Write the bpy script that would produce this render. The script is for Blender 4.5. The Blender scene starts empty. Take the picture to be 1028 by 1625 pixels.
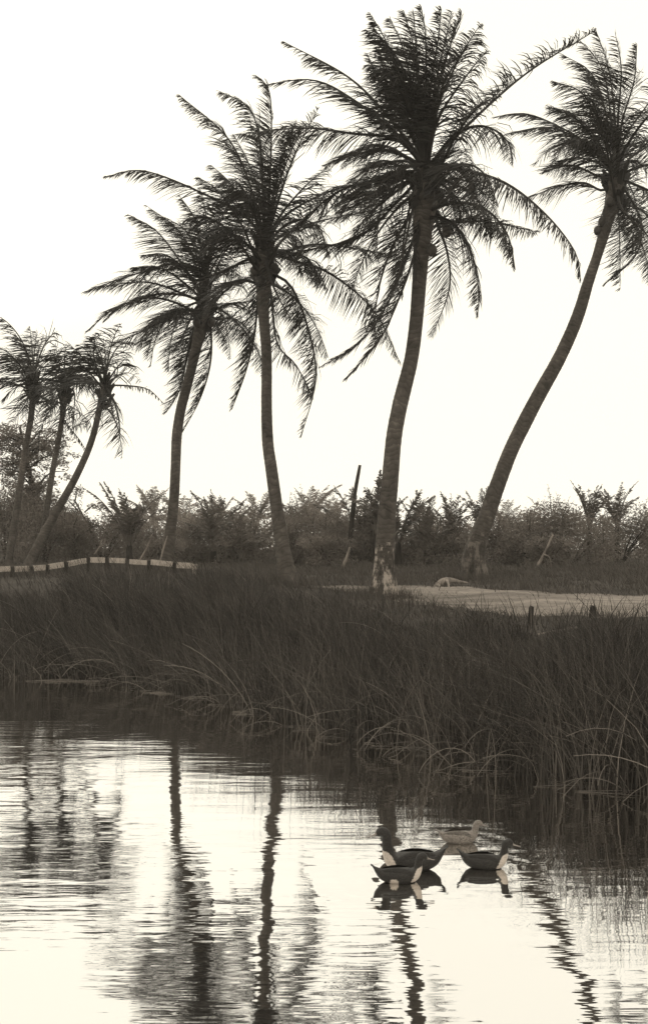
import bpy, math, random
import numpy as np
from mathutils import Vector, Matrix
R = math.radians
F, YH, UC, HC = 1900.0, 862.0, 514.0, 3.0      # focal length in photo pixels, horizon row, centre column, eye height
SC = bpy.context.scene
COL = SC.collection

# ---------------------------------------------------------------- camera
cam = bpy.data.cameras.new('camera'); co = bpy.data.objects.new('camera', cam); COL.objects.link(co)
co.location = (0, 0, HC); co.rotation_euler = (R(90), 0, 0)
cam.sensor_fit = 'VERTICAL'; cam.sensor_height = 24.0; cam.lens = F/1625*24.0
cam.shift_y = (YH-812.5)/1625; cam.clip_start = 0.1; cam.clip_end = 3000
SC.camera = co

# ---------------------------------------------------------------- sky, sun, exposure
SUN_EL, SUN_AZ = 48, -28        # in front of the camera, a little to the left
w = bpy.data.worlds.new('World'); SC.world = w; w.use_nodes = True
nt = w.node_tree; nt.nodes.clear()
out = nt.nodes.new('ShaderNodeOutputWorld'); bg = nt.nodes.new('ShaderNodeBackground')
sky = nt.nodes.new('ShaderNodeTexSky'); sky.sky_type = 'NISHITA'; sky.sun_disc = False
sky.sun_elevation = R(SUN_EL); sky.sun_rotation = R(SUN_AZ); sky.dust_density = 6; sky.air_density = 2
bw = nt.nodes.new('ShaderNodeRGBToBW'); mn = nt.nodes.new('ShaderNodeMath'); mn.operation = 'MULTIPLY'; mn.inputs[1].default_value = 1.5
mi = nt.nodes.new('ShaderNodeMath'); mi.operation = 'MINIMUM'; mi.inputs[1].default_value = 12.6
mx = nt.nodes.new('ShaderNodeMath'); mx.operation = 'MAXIMUM'; mx.inputs[1].default_value = 12.0
mul = nt.nodes.new('ShaderNodeVectorMath'); mul.operation = 'MULTIPLY'; mul.inputs[1].default_value = (1.0, .95, .825)
bg.inputs['Strength'].default_value = 0.1
L = nt.links.new
L(sky.outputs[0], bw.inputs[0]); L(bw.outputs[0], mn.inputs[0]); L(mn.outputs[0], mi.inputs[0]); L(mi.outputs[0], mx.inputs[0])
L(mx.outputs[0], mul.inputs[0]); L(mul.outputs[0], bg.inputs['Color']); L(bg.outputs[0], out.inputs[0])
sl = bpy.data.lights.new('sun', 'SUN'); sl.energy = 1.0; sl.angle = R(14); sl.color = (1, .95, .84)
so = bpy.data.objects.new('sun', sl); COL.objects.link(so)
sd = Vector((math.sin(R(SUN_AZ))*math.cos(R(SUN_EL)), math.cos(R(SUN_AZ))*math.cos(R(SUN_EL)), math.sin(R(SUN_EL))))
so.rotation_euler = sd.to_track_quat('Z', 'Y').to_euler(); so.location = (0, 0, 40)
SC.view_settings.view_transform = 'Standard'; SC.view_settings.look = 'None'
SC.view_settings.exposure = 0.0; SC.view_settings.gamma = 1.0; SC.view_settings.use_curve_mapping = False
SC.cycles.max_bounces = 6; SC.cycles.diffuse_bounces = 3; SC.cycles.glossy_bounces = 3; SC.cycles.volume_bounces = 0
SC.cycles.use_denoising = True

# ---------------------------------------------------------------- helpers
def at(u, v, Y):
    "the point seen at photo pixel (u, v), Y metres away"
    return Vector(((u-UC)/F*Y, Y, HC + (YH-v)/F*Y))

def sep(v): return (v, v*.868, v*.755, 1)

class NT:
    def __init__(s, name, rough=.85, spec=.2):
        s.m = bpy.data.materials.new(name); s.m.use_nodes = True; s.t = s.m.node_tree
        s.p = s.t.nodes['Principled BSDF']; s.p.inputs['Roughness'].default_value = rough
        s.p.inputs['Specular IOR Level'].default_value = spec
    def n(s, typ, **kw):
        x = s.t.nodes.new(typ)
        for k, v in kw.items():
            if k in x.inputs: x.inputs[k].default_value = v
            else: setattr(x, k, v)
        return x
    def l(s, a, b): s.t.links.new(a, b)
    def ramp(s, fac, stops):
        r = s.t.nodes.new('ShaderNodeValToRGB'); e = r.color_ramp.elements
        while len(e) < len(stops): e.new(.5)
        for i, (p, c) in enumerate(stops): e[i].position = p; e[i].color = sep(c)
        s.l(fac, r.inputs[0]); return r.outputs[0]
    def coords(s, scale=(1, 1, 1), kind='Object', loc=(0, 0, 0)):
        t = s.n('ShaderNodeTexCoord'); m = s.n('ShaderNodeMapping'); m.inputs['Scale'].default_value = scale; m.inputs['Location'].default_value = loc
        s.l(t.outputs[kind], m.inputs[0]); return m.outputs[0]
    def noise(s, vec, scale, detail=4, rough=.55):
        n = s.n('ShaderNodeTexNoise'); n.inputs['Scale'].default_value = scale
        n.inputs['Detail'].default_value = detail; n.inputs['Roughness'].default_value = rough
        s.l(vec, n.inputs['Vector']); return n.outputs[0]
    def attr(s, name):
        a = s.n('ShaderNodeAttribute'); a.attribute_name = name; return a
    def math(s, op, a, b):
        m = s.n('ShaderNodeMath'); m.operation = op
        for i, x in enumerate((a, b)):
            if isinstance(x, (int, float)): m.inputs[i].default_value = x
            else: s.l(x, m.inputs[i])
        return m.outputs[0]
    def bump(s, h, dist, strength=1):
        b = s.n('ShaderNodeBump'); b.inputs['Strength'].default_value = strength; b.inputs['Distance'].default_value = dist
        s.l(h, b.inputs['Height']); s.l(b.outputs[0], s.p.inputs['Normal'])

def tone_mat(name, lo, hi, rough=.8, trans=0.0, nscale=1.5):
    "leaf / stalk material: tone attribute per blade plus soft variation"
    t = NT(name, rough, .25)
    a = t.attr('tone').outputs['Fac']; n = t.noise(t.coords(), nscale, 3)
    f = t.math('ADD', t.math('MULTIPLY', a, .7), t.math('MULTIPLY', n, .3))
    c = t.ramp(f, [(0.05, lo), (.95, hi)]); t.l(c, t.p.inputs['Base Color'])
    if trans:
        tr = t.n('ShaderNodeBsdfTranslucent'); t.l(c, tr.inputs[0])
        mixn = t.n('ShaderNodeMixShader'); mixn.inputs[0].default_value = trans
        t.l(t.p.outputs[0], mixn.inputs[1]); t.l(tr.outputs[0], mixn.inputs[2])
        t.l(mixn.outputs[0], t.t.nodes['Material Output'].inputs[0])
    return t.m

class MB:
    "collects geometry; build() links it as one mesh object"
    def __init__(s): s.v = []; s.f = []; s.tone = []; s.mi = []
    def add(s, verts, faces, tone=.5, mi=0):
        b = len(s.v); s.v += [tuple(x) for x in verts]
        s.tone += (list(tone) if hasattr(tone, '__len__') else [tone]*len(verts))
        s.f += [tuple(b+i for i in f) for f in faces]; s.mi += [mi]*len(faces)
    def tube(s, pts, rad, sides=8, tone=.5, caps=True, mi=0, flat=1.0):
        pts = [Vector(p) for p in pts]; n = len(pts); vs = []; fs = []
        ref = None
        for i, p in enumerate(pts):
            t = (pts[min(i+1, n-1)]-pts[max(i-1, 0)]).normalized()
            if ref is None:
                ref = Vector((0, 1, 0)) if abs(t.y) < .9 else Vector((1, 0, 0))
            a = t.cross(ref).normalized(); b2 = a.cross(t).normalized(); ref = b2
            r = rad[i] if hasattr(rad, '__len__') else rad
            for k in range(sides):
                th = 2*math.pi*k/sides
                vs.append(p + a*math.cos(th)*r + b2*math.sin(th)*r*flat)
        for i in range(n-1):
            for k in range(sides):
                k2 = (k+1) % sides
                fs.append((i*sides+k, i*sides+k2, (i+1)*sides+k2, (i+1)*sides+k))
        if caps:
            fs.append(tuple(range(sides))[::-1]); fs.append(tuple((n-1)*sides+k for k in range(sides)))
        s.add(vs, fs, tone, mi)
    def box(s, c, size, rot=None, tone=.5, bev=.0):
        c = Vector(c); hx, hy, hz = [q/2 for q in size]
        vs = [Vector((x, y, z)) for x in (-hx, hx) for y in (-hy, hy) for z in (-hz, hz)]
        if rot is not None: vs = [rot @ v for v in vs]
        s.add([c+v for v in vs], [(0, 1, 3, 2), (4, 6, 7, 5), (0, 4, 5, 1), (2, 3, 7, 6), (0, 2, 6, 4), (1, 5, 7, 3)], tone)
    def mesh(s, name, mats, smooth=False):
        me = bpy.data.meshes.new(name); me.from_pydata(s.v, [], s.f)
        at_ = me.attributes.new('tone', 'FLOAT', 'POINT'); at_.data.foreach_set('value', np.array(s.tone, np.float32))
        for m in (mats if isinstance(mats, (list, tuple)) else [mats]): me.materials.append(m)
        me.polygons.foreach_set('material_index', s.mi)
        if smooth: me.polygons.foreach_set('use_smooth', [True]*len(me.polygons))
        me.update(); return me
    def build(s, name, mats, parent=None, smooth=False, origin=None):
        if origin is not None:
            o_ = Vector(origin); s.v = [tuple(Vector(x)-o_) for x in s.v]
        o = bpy.data.objects.new(name, s.mesh(name, mats, smooth)); COL.objects.link(o)
        if origin is not None: o.location = origin
        if parent is not None: o.parent = parent
        return o

def tag(o, label=None, cat=None, group=None, kind=None):
    if label: o['label'] = label
    if cat: o['category'] = cat
    if group: o['group'] = group
    if kind: o['kind'] = kind
    return o
def empty(name, loc, label, cat, group=None, rz=0, sc=1):
    o = bpy.data.objects.new(name, None); COL.objects.link(o); o.location = loc; o.rotation_euler.z = rz
    o.scale = (sc, sc, sc); return tag(o, label, cat, group)
def copy_tree(o, parent=None):
    c = o.copy(); COL.objects.link(c); c.parent = parent
    for ch in o.children: copy_tree(ch, c)
    return c
def catmull(pts, n):
    pts = [Vector(p) for p in pts]
    P = [pts[0]*2-pts[1]] + pts + [pts[-1]*2-pts[-2]]
    # chord lengths give even spacing
    seg = [(pts[i+1]-pts[i]).length for i in range(len(pts)-1)]; tot = sum(seg); outp = []
    for k in range(n):
        s_ = tot*k/(n-1); i = 0
        while i < len(seg)-1 and s_ > seg[i]: s_ -= seg[i]; i += 1
        t = min(1, s_/seg[i]) if seg[i] else 0
        a, b, c, d = P[i:i+4]
        outp.append(.5*((2*b)+(c-a)*t+(2*a-5*b+4*c-d)*t*t+(-a+3*b-3*c+d)*t**3))
    return outp
def sm(t):
    t = np.clip(t, 0, 1); return t*t*(3-2*t)
def fast_blades(name, roots, heights, lean, width, tone, mat, nseg=4, curve=1.7, parent=None):
    "many tapering ribbons in one mesh: roots (n,3), lean (n,2) horizontal tip offset, in metres"
    n = len(roots); rs = np.random.RandomState(n % 9973)
    ang = rs.uniform(0, np.pi, n); wd = np.stack([np.cos(ang), np.sin(ang)*.6, np.zeros(n)], 1)*width[:, None]*.5
    V = np.zeros((n, 2*nseg+1, 3), np.float32)
    for i in range(nseg+1):
        t = i/nseg
        hor = lean*(t**curve)[..., None] if hasattr(t, 'shape') else lean*(t**curve)
        c = roots.copy(); c[:, 0] += hor[:, 0]; c[:, 1] += hor[:, 1]
        ln = np.linalg.norm(lean, axis=1)/np.maximum(heights, .05)
        c[:, 2] += heights*(t - .28*np.minimum(ln, 1.6)*t**2.4)
        if i < nseg:
            w_ = wd*(1-.75*t)
            V[:, 2*i] = c-w_; V[:, 2*i+1] = c+w_
        else: V[:, 2*nseg] = c
    base = np.arange(n)*(2*nseg+1)
    quads = np.concatenate([np.stack([base+2*i, base+2*i+1, base+2*i+3, base+2*i+2], 1) for i in range(nseg-1)])
    tris = np.stack([base+2*nseg-2, base+2*nseg-1, base+2*nseg], 1)
    me = bpy.data.meshes.new(name)
    me.vertices.add(V.shape[0]*V.shape[1]); me.vertices.foreach_set('co', V.reshape(-1))
    loops = np.concatenate([quads.reshape(-1), tris.reshape(-1)]).astype(np.int32)
    me.loops.add(len(loops)); me.loops.foreach_set('vertex_index', loops)
    starts = np.concatenate([np.arange(len(quads))*4, len(quads)*4+np.arange(len(tris))*3]).astype(np.int32)
    me.polygons.add(len(starts)); me.polygons.foreach_set('loop_start', starts)
    a = me.attributes.new('tone', 'FLOAT', 'POINT')
    tt = np.repeat(tone[:, None], 2*nseg+1, 1)
    a.data.foreach_set('value', tt.reshape(-1).astype(np.float32))
    me.materials.append(mat); me.update(calc_edges=True)
    o = bpy.data.objects.new(name, me); COL.objects.link(o)
    if parent: o.parent = parent
    return o

# ---------------------------------------------------------------- terrain
SHX = [-250, -40, -12, -6.2, -4.4, -2.5, -.87, .79, 2.7, 3.8, 8, 40, 250]
SHY = [45, 33, 28.3, 26.6, 25.9, 23.3, 20.5, 17.9, 15.4, 14.0, 10.8, 9.5, 8]
PY = [0, 17, 25, 31, 36, 46, 400]; PZ = [1.1, 1.2, 1.45, 1.75, 1.95, 2.05, 2.05]
def shore(x): return np.interp(x, SHX, SHY) + .18*np.sin(x*2.1) + .1*np.sin(x*5.3+1)
def ground_z(x, y):
    x = np.asarray(x, float); y = np.asarray(y, float)
    s = y-shore(x)
    z = np.interp(y, PY, PZ)*sm((s-.5)/4.7) - .9*(1-sm((s+2.2)/2.2))
    z = z + .035*np.sin(x*1.3+y*.7)*sm(s/4) + .02*np.sin(x*3.1-y*2.3)*sm(s/4)
    near = sm((3.6-y)/4.2)
    return z*(1-near)+1.45*near
gx = np.concatenate([[-180, -140, -100, -70, -50, -36, -26, -20], np.arange(-16, 16.01, .28), [20, 26, 36, 50, 70, 100, 140, 180]])
gy = np.concatenate([[-60, -20, -8, -3], np.arange(0, 60, .3), [64, 70, 80, 95, 120, 150, 180]])
X, Yg = np.meshgrid(gx, gy); Z = ground_z(X, Yg)
nx, ny = len(gx), len(gy)
idx = lambda j, i: j*nx+i
g = MB(); g.add(np.stack([X.ravel(), Yg.ravel(), Z.ravel()], 1), [(idx(j, i), idx(j, i+1), idx(j+1, i+1), idx(j+1, i)) for j in range(ny-1) for i in range(nx-1)])
t = NT('soil', .95, .1); v = t.coords()
c = t.ramp(t.math('ADD', t.math('MULTIPLY', t.noise(v, .6, 6), .6), t.math('MULTIPLY', t.noise(v, 9, 4), .4)), [(.3, .028), (.7, .09)])
t.l(c, t.p.inputs['Base Color']); t.bump(t.noise(v, 14, 5), .04)
tag(g.build('ground', t.m, smooth=True), kind='structure')

# sandy road, draped on the ground
RX = [-1.2, 0, 1, 2, 4, 6.5, 10, 20, 45]
RFAR = [33.3, 33.3, 33.0, 32.6, 31.6, 30.5, 29.2, 27, 24]
RNEAR = [33.2, 31.9, 30.4, 27.6, 25.6, 24.6, 23.8, 21.5, 18]
xs = np.arange(-1.2, 45, .3); rd = MB(); M = 26
vv = []
for i, x in enumerate(xs):
    a = np.interp(x, RX, RNEAR)+.16*math.sin(x*2.7)+.1*math.sin(x*6.1); b = np.interp(x, RX, RFAR)+.15*math.sin(x*1.9+2)+.08*math.sin(x*7)
    for k in range(M+1):
        y = a+(b-a)*k/M; vv.append((x, y, float(ground_z(x, y))+.018))
rd.add(vv, [(i*(M+1)+k, (i+1)*(M+1)+k, (i+1)*(M+1)+k+1, i*(M+1)+k+1) for i in range(len(xs)-1) for k in range(M)])
t = NT('sand', .95, .1); v = t.coords((1, 1, 1)); v2 = t.coords((.35, 1.8, 1))
f = t.math('ADD', t.math('MULTIPLY', t.noise(v2, .9, 5), .65), t.math('MULTIPLY', t.noise(v, 7, 5), .35))
t.l(t.ramp(f, [(.32, .07), (.5, .19), (.68, .33)]), t.p.inputs['Base Color']); t.bump(t.noise(v, 8, 5), .05)
tag(rd.build('road', t.m, smooth=True), kind='structure')

# ---------------------------------------------------------------- ducks' places (needed by the ripples)
def on_water(u, v): Y = HC*F/(v-YH); return Vector(((u-UC)/F*Y, Y, 0))
DUCKS = [  # u, v of waterline, heading (0 = to the right), scale
    (634, 1399, 4, .80), (652, 1380, 184, 1.06), (770, 1377, -4, .82), (729, 1337, 8, .76)]

# ---------------------------------------------------------------- water
wt = MB()
wxs = [-180, -60, 60, 180]; wys = [-40, 0, 50]
wt.add([(x, y, 0) for y in wys for x in wxs], [(j*4+i, j*4+i+1, (j+1)*4+i+1, (j+1)*4+i) for j in range(2) for i in range(3)])
t = NT('pond_water', .03, .5)
gl = t.n('ShaderNodeBsdfGlossy'); gl.inputs['Roughness'].default_value = .02; gl.inputs['Color'].default_value = (.97, .96, .94, 1)
df = t.n('ShaderNodeBsdfDiffuse'); df.inputs['Color'].default_value = sep(.035)
lw = t.n('ShaderNodeFresnel'); lw.inputs['IOR'].default_value = 1.33
fac = t.n('ShaderNodeMapRange'); fac.inputs['From Min'].default_value = .02; fac.inputs['From Max'].default_value = .3
fac.inputs['To Min'].default_value = .80; fac.inputs['To Max'].default_value = .96
t.l(lw.outputs[0], fac.inputs['Value'])
mxs = t.n('ShaderNodeMixShader'); t.l(fac.outputs[0], mxs.inputs[0]); t.l(df.outputs[0], mxs.inputs[1]); t.l(gl.outputs[0], mxs.inputs[2])
t.l(mxs.outputs[0], t.t.nodes['Material Output'].inputs[0])
big = t.noise(t.coords((.55, 1.5, 1), loc=(3.3, 7.7, 1.9)), .75, 2, .4)
mid = t.noise(t.coords((.9, 3.4, 1), loc=(5.1, 2.2, 0)), 1.6, 2, .5)
fin = t.noise(t.coords((3, 26, 1)), 1.0, 1, .5)
patch = t.noise(t.coords((.25, .5, 1)), .8, 2)      # calm and ruffled patches
pm = t.n('ShaderNodeMapRange'); pm.inputs['From Min'].default_value = .38; pm.inputs['From Max'].default_value = .62
pm.inputs['To Min'].default_value = .35; pm.inputs['To Max'].default_value = 1.0; t.l(patch, pm.inputs['Value'])
h = t.math('ADD', t.math('MULTIPLY', big, .012), t.math('MULTIPLY', t.math('ADD', t.math('MULTIPLY', mid, .0058), t.math('MULTIPLY', fin, .0006)), pm.outputs[0]))
geo = t.n('ShaderNodeNewGeometry')
for (u, vv_, hd, sc_) in DUCKS[:4]:                # rings spreading from each duck
    p = on_water(u, vv_)
    dist = t.n('ShaderNodeVectorMath'); dist.operation = 'DISTANCE'; t.l(geo.outputs['Position'], dist.inputs[0])
    dist.inputs[1].default_value = (p.x, p.y, 0)
    wv = t.math('SINE', t.math('MULTIPLY', dist.outputs['Value'], 26.0), 0)
    fall = t.n('ShaderNodeMapRange'); fall.inputs['From Min'].default_value = .2; fall.inputs['From Max'].default_value = 1.0
    fall.inputs['To Min'].default_value = .0012; fall.inputs['To Max'].default_value = 0; t.l(dist.outputs['Value'], fall.inputs['Value'])
    h = t.math('ADD', h, t.math('MULTIPLY', wv, t.math('MULTIPLY', fall.outputs[0], .7)))
bp = t.n('ShaderNodeBump'); bp.inputs['Strength'].default_value = 1; bp.inputs['Distance'].default_value = 1.0
t.l(h, bp.inputs['Height']); t.l(bp.outputs[0], gl.inputs['Normal'])
tag(wt.build('water', t.m), kind='structure')

# ---------------------------------------------------------------- palms
t = NT('palm_bark', .9, .15)
al = t.attr('tone').outputs['Fac']                    # metres along the trunk
al = t.math('ADD', al, t.math('MULTIPLY', t.noise(t.coords(), 1.3, 3), .9))
rg = t.math('FRACT', t.math('MULTIPLY', al, 7.5), 0)
nz = t.noise(t.coords(), 5, 5); nb = t.noise(t.coords((1, 1, .5)), 1.2, 4)
f = t.math('ADD', t.math('MULTIPLY', rg, .12), t.math('ADD', t.math('MULTIPLY', nz, .45), t.math('MULTIPLY', nb, .4)))
t.l(t.ramp(f, [(.28, .025), (.55, .10), (.82, .27)]), t.p.inputs['Base Color'])
t.bump(t.math('ADD', t.math('MULTIPLY', rg, .6), nz), .03, .8)
BARK = t.m
t = NT('weathered_root_bark', .9, .15)
al = t.attr('tone').outputs['Fac']; nz = t.noise(t.coords((1, 1, .4)), 4.5, 6, .75)
rg = t.math('FRACT', t.math('MULTIPLY', al, 7.5), 0)
t.l(t.ramp(t.math('ADD', nz, t.math('MULTIPLY', rg, .03)), [(.40, .035), (.52, .10), (.60, .40)]), t.p.inputs['Base Color']); t.bump(nz, .06)
ROOTB = t.m
ROOTC = t.m.copy(); ROOTC.name = 'scaly_root_bark'
for n_ in ROOTC.node_tree.nodes:
    if n_.type == 'VALTORGB': n_.color_ramp.elements[2].color = sep(.17); n_.color_ramp.elements[1].color = sep(.08)
LEAF = tone_mat('palm_leaf', .010, .042, .55, .08)
LEAF_PALE = tone_mat('palm_leaf_dry', .05, .14, .6, .1)
t = NT('coconut_husk', .6, .3); t.l(t.ramp(t.noise(t.coords(), 6, 4), [(.3, .03), (.7, .08)]), t.p.inputs['Base Color']); NUT = t.m

def frond_mesh(pts, Lmax, rng, wind=.35, pw=.045, nstep=.031, tone=.4, roll=0.0, start=.2, dry=False, leafw=.031, grav=1.35, n=22):
    mb = MB(); P = catmull(pts, n)
    length = sum((P[i+1]-P[i]).length for i in range(n-1))
    rad = [pw*(1-i/(n-1))**.9+.006 for i in range(n)]; rad[0] *= 1.7; rad[1] *= 1.25
    mb.tube(P, rad, 5, tone+.25, flat=.7)
    d = P[-1]-P[0]; d.z = 0
    if d.length < .15: d = Vector((rng.uniform(-1, 1), rng.uniform(-1, 1), 0))
    Rh = d.normalized(); S0 = Rh.cross(Vector((0, 0, 1)))
    nl = int(length*(1-start)/nstep)
    cn = {sd_: [Vector((rng.gauss(0, .24), rng.gauss(0, .24), rng.gauss(0, .2))) for _ in range(10)] for sd_ in (-1, 1)}
    cl = {sd_: [rng.uniform(.7, 1.15) for _ in range(10)] for sd_ in (-1, 1)}
    gap = [rng.random() for _ in range(14)]
    for i in range(nl):
        for sd_ in (-1, 1):
            tt = start+(1-start)*(i+rng.uniform(-.35, .35))/nl
            tt = min(max(tt, start), .999)
            if gap[int(tt*13.9)] < .16 and rng.random() < .55: continue      # torn stretches
            x = tt*(n-1); k = min(int(x), n-2); fr = x-k
            p = P[k].lerp(P[k+1], fr); T = (P[k+1]-P[k]).normalized()
            S = (S0 - T*S0.dot(T)).normalized(); S = Matrix.Rotation(roll, 3, T) @ S
            N = S.cross(T)
            if N.z < 0: N = -N
            q = (tt-start)/(1-start)
            Lf = Lmax*min(1, .5+q*3)*(1-.86*max(0, (q-.3)/.7)**1.5)*rng.uniform(.7, 1.1)*cl[sd_][int(q*8.99)]
            if rng.random() < .05: Lf *= .45
            a = .45+.75*q**2+.55*max(0, T.z)
            d0 = (Vector((-.75*wind, 0, 0))+S*sd_*1.0+T*a+N*.18+cn[sd_][int(q*8.99)].lerp(cn[sd_][int(q*8.99)+1], q*8.99 % 1)+Vector((rng.gauss(0, .15), rng.gauss(0, .15), rng.gauss(0, .15)))).normalized()
            pw_ = leafw*rng.uniform(.7, 1.15)
            wv = (T*.9+N*rng.uniform(-.9, .9)).normalized()*pw_*.5
            g_ = grav*rng.uniform(.5, 1.4)*(1-.7*max(0, T.z)); wd = wind*rng.uniform(.5, 1.5)
            pt = p.copy(); prev = p.copy(); vs = []; m = 3
            wsh = [.7, 1, .75, 0]
            vs += [pt-wv*.5, pt+wv*.5]
            for j in range(1, m+1):
                s_ = j/m
                dd = (d0+Vector((-wd, 0, -g_))*s_*1.15).normalized()
                pt = pt+dd*Lf/m
                if j < m: vs += [pt-wv*wsh[j], pt+wv*wsh[j]]
                else: vs.append(pt.copy())
            mb.add(vs, [(0, 1, 3, 2), (2, 3, 5, 4), (4, 5, 6)], min(1, max(0, tone+rng.uniform(-.3, .3))))
    return mb

def arc(C, az, el, length, droop, n=6):
    "a frond's midrib in space: leaves C at azimuth az, elevation el, and bends over"
    pts = [Vector(C)]; e = el; h = Vector((math.cos(az), math.sin(az), 0))
    for i in range(n):
        dl = length/n; pts.append(pts[-1]+h*math.cos(e)*dl+Vector((0, 0, math.sin(e)*dl))); e -= droop/n*(.6+.8*i/n)
    return pts

def palm(label, trunk, Y, crown, fronds, seed, Lfull=4.3, Lmax=1.02, extra=8, wind=.55, nuts=(), group='coconut palms along the bank', dY=0.0,
         extra_px=(), leafw=.031, nstep=.031, sink=.35, root=False, pw=.045, tone=.4):
    rng = random.Random(seed)
    b = at(trunk[0][0], trunk[0][1], Y); b.z = float(ground_z(b.x, Y))
    e = empty('coconut_palm', b, label, 'palm tree', group)
    # trunk: centre line with one radius per traced point
    n0 = len(trunk)
    pts = [at(u, v, Y+dY*i/(n0-1)) for i, (u, v, w_) in enumerate(trunk)]
    rr = [w_/F*(Y+dY*i/(n0-1))/2 for i, (u, v, w_) in enumerate(trunk)]
    if pts[0].z > b.z-sink: pts.insert(0, Vector((pts[0].x, pts[0].y, b.z-sink))); rr.insert(0, rr[0]*1.12)
    seg = [0]
    for i in range(len(pts)-1): seg.append(seg[-1]+(pts[i+1]-pts[i]).length)
    n = int(seg[-1]/.066); P = catmull(pts, n); sides = 20
    rads = np.interp(np.linspace(0, seg[-1], n), seg, rr)
    mb = MB(); vs = []; tn = []; fs = []; ref = Vector((0, 1, 0)); cum = 0
    lob = [rng.uniform(0, 6.28) for _ in range(4)]
    for i, p in enumerate(P):
        T = (P[min(i+1, n-1)]-P[max(i-1, 0)]).normalized(); a = T.cross(ref).normalized(); b2 = a.cross(T); ref = b2
        if i: cum += (p-P[i-1]).length
        ring = .99+.012*(i % 2)+rng.uniform(-.014, .014)
        fl = math.exp(-cum/.9)*(.2 if not root else .34)
        for k in range(sides):
            th = 2*math.pi*k/sides
            r = rads[i]*ring*(1+.03*math.sin(th*2+cum*.8+lob[0])+.02*math.sin(th*5+cum*2.1+lob[1])+fl*(.35+.65*math.sin(th*4+lob[2])*math.sin(th*3+lob[3])))
            vs.append(p+a*math.cos(th)*r+b2*math.sin(th)*r); tn.append(cum)
    for i in range(n-1):
        for k in range(sides):
            k2 = (k+1) % sides; fs.append((i*sides+k, i*sides+k2, (i+1)*sides+k2, (i+1)*sides+k))
    fs.append(tuple((n-1)*sides+k for k in range(sides)))
    mb.add(vs, fs, tn)
    if root:
        hb = b.z
        for q, f_ in enumerate(fs):
            zc = sum(vs[i_][2] for i_ in f_)/len(f_)
            if zc < hb+1.15+.25*math.sin(q*.7): mb.mi[q] = 1
    mb.build('trunk', [BARK, ROOTB if seed == 3 else ROOTC], e, smooth=True, origin=b).location = (0, 0, 0)
    C = at(crown[0], crown[1], Y+dY); sC = F/(Y+dY)
    def mk(pts, **kw):
        p = dict(Lmax=Lmax, rng=rng, wind=wind*rng.uniform(.6, 1.5), grav=rng.uniform(.8, 1.5), roll=rng.uniform(-.5, .5), tone=tone+rng.uniform(-.15, .2), leafw=leafw, nstep=nstep, pw=pw)
        p.update(kw); m_ = frond_mesh(pts, **p)
        o = m_.build('frond', LEAF, e, origin=b); o.location = (0, 0, 0)
    for fr in fronds:
        px = fr[0]; kw = dict(fr[1]) if len(fr) > 1 else {}
        sign = kw.pop('y', rng.choice((-1, 1)))
        q = [Vector(((u-UC), 0, (YH-v))) for u, v in px]
        if kw.pop('c', True): q = [Vector((crown[0]-UC, 0, YH-crown[1]))]+q
        lp = sum((q[i+1]-q[i]).length for i in range(len(q)-1)); lpm = lp/sC
        dep = math.sqrt(max(0, Lfull**2-lpm**2))*.8*sign if abs(sign) == 1 else sign*Lfull
        dep = max(-2.6, min(2.6, dep))
        acc = 0; P3 = []
        for i, v_ in enumerate(q):
            if i: acc += (q[i]-q[i-1]).length
            Yp = Y+dY+dep*(acc/lp)**1.1; P3.append(Vector((v_.x/F*Yp, Yp, HC+v_.z/F*Yp)))
        mk(P3, **kw)
    for i in range(extra):
        az = (-1 if rng.random() < .62 else 1)*rng.choice((rng.uniform(52, 76), rng.uniform(104, 132))); el = rng.uniform(-30, 80)
        mk(arc(C+Vector((0, 0, rng.uniform(-1.2, .4))), R(az), R(el), Lfull*rng.uniform(.8, 1), R(rng.uniform(60, 110))))
    # leaf bases wrapped round the head, one more bundle of parts
    for i in range(16):
        az = i*2.4+rng.random(); r0 = rads[-1]*.8
        s_ = C+Vector((math.cos(az)*r0, math.sin(az)*r0, -rng.uniform(.0, 1.0)))
        m_ = MB(); e2 = s_+Vector((math.cos(az)*.28, math.sin(az)*.28, rng.uniform(.35, .6)))
        m_.tube([s_, s_.lerp(e2, .5)+Vector((0, 0, .08)), e2], [.09, .08, .04], 6, .35, flat=.5)
        m_.build('leaf_base', LEAF, e, origin=b).location = (0, 0, 0)
    for (u, v, dep) in nuts:
        p = at(u, v, Y+dY+dep); m_ = MB()
        rr_ = .13; ring = []; 
        zs = [-1, -.85, -.5, 0, .5, .85, 1]
        m_.tube([p+Vector((0, 0, z_*rr_*1.2)) for z_ in zs], [max(.012, rr_*math.sqrt(1-z_*z_)) for z_ in zs], 10, .5)
        top = p+Vector((0, 0, rr_*1.15)); st = C+Vector((0, 0, -.35))
        m_.tube([st, st.lerp(top, .55)+Vector((0, 0, .25)), top], [.03, .02, .012], 5, .5, caps=False)
        m_.build('coconut', NUT, e, smooth=True, origin=b).location = (0, 0, 0)
    return e

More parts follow.
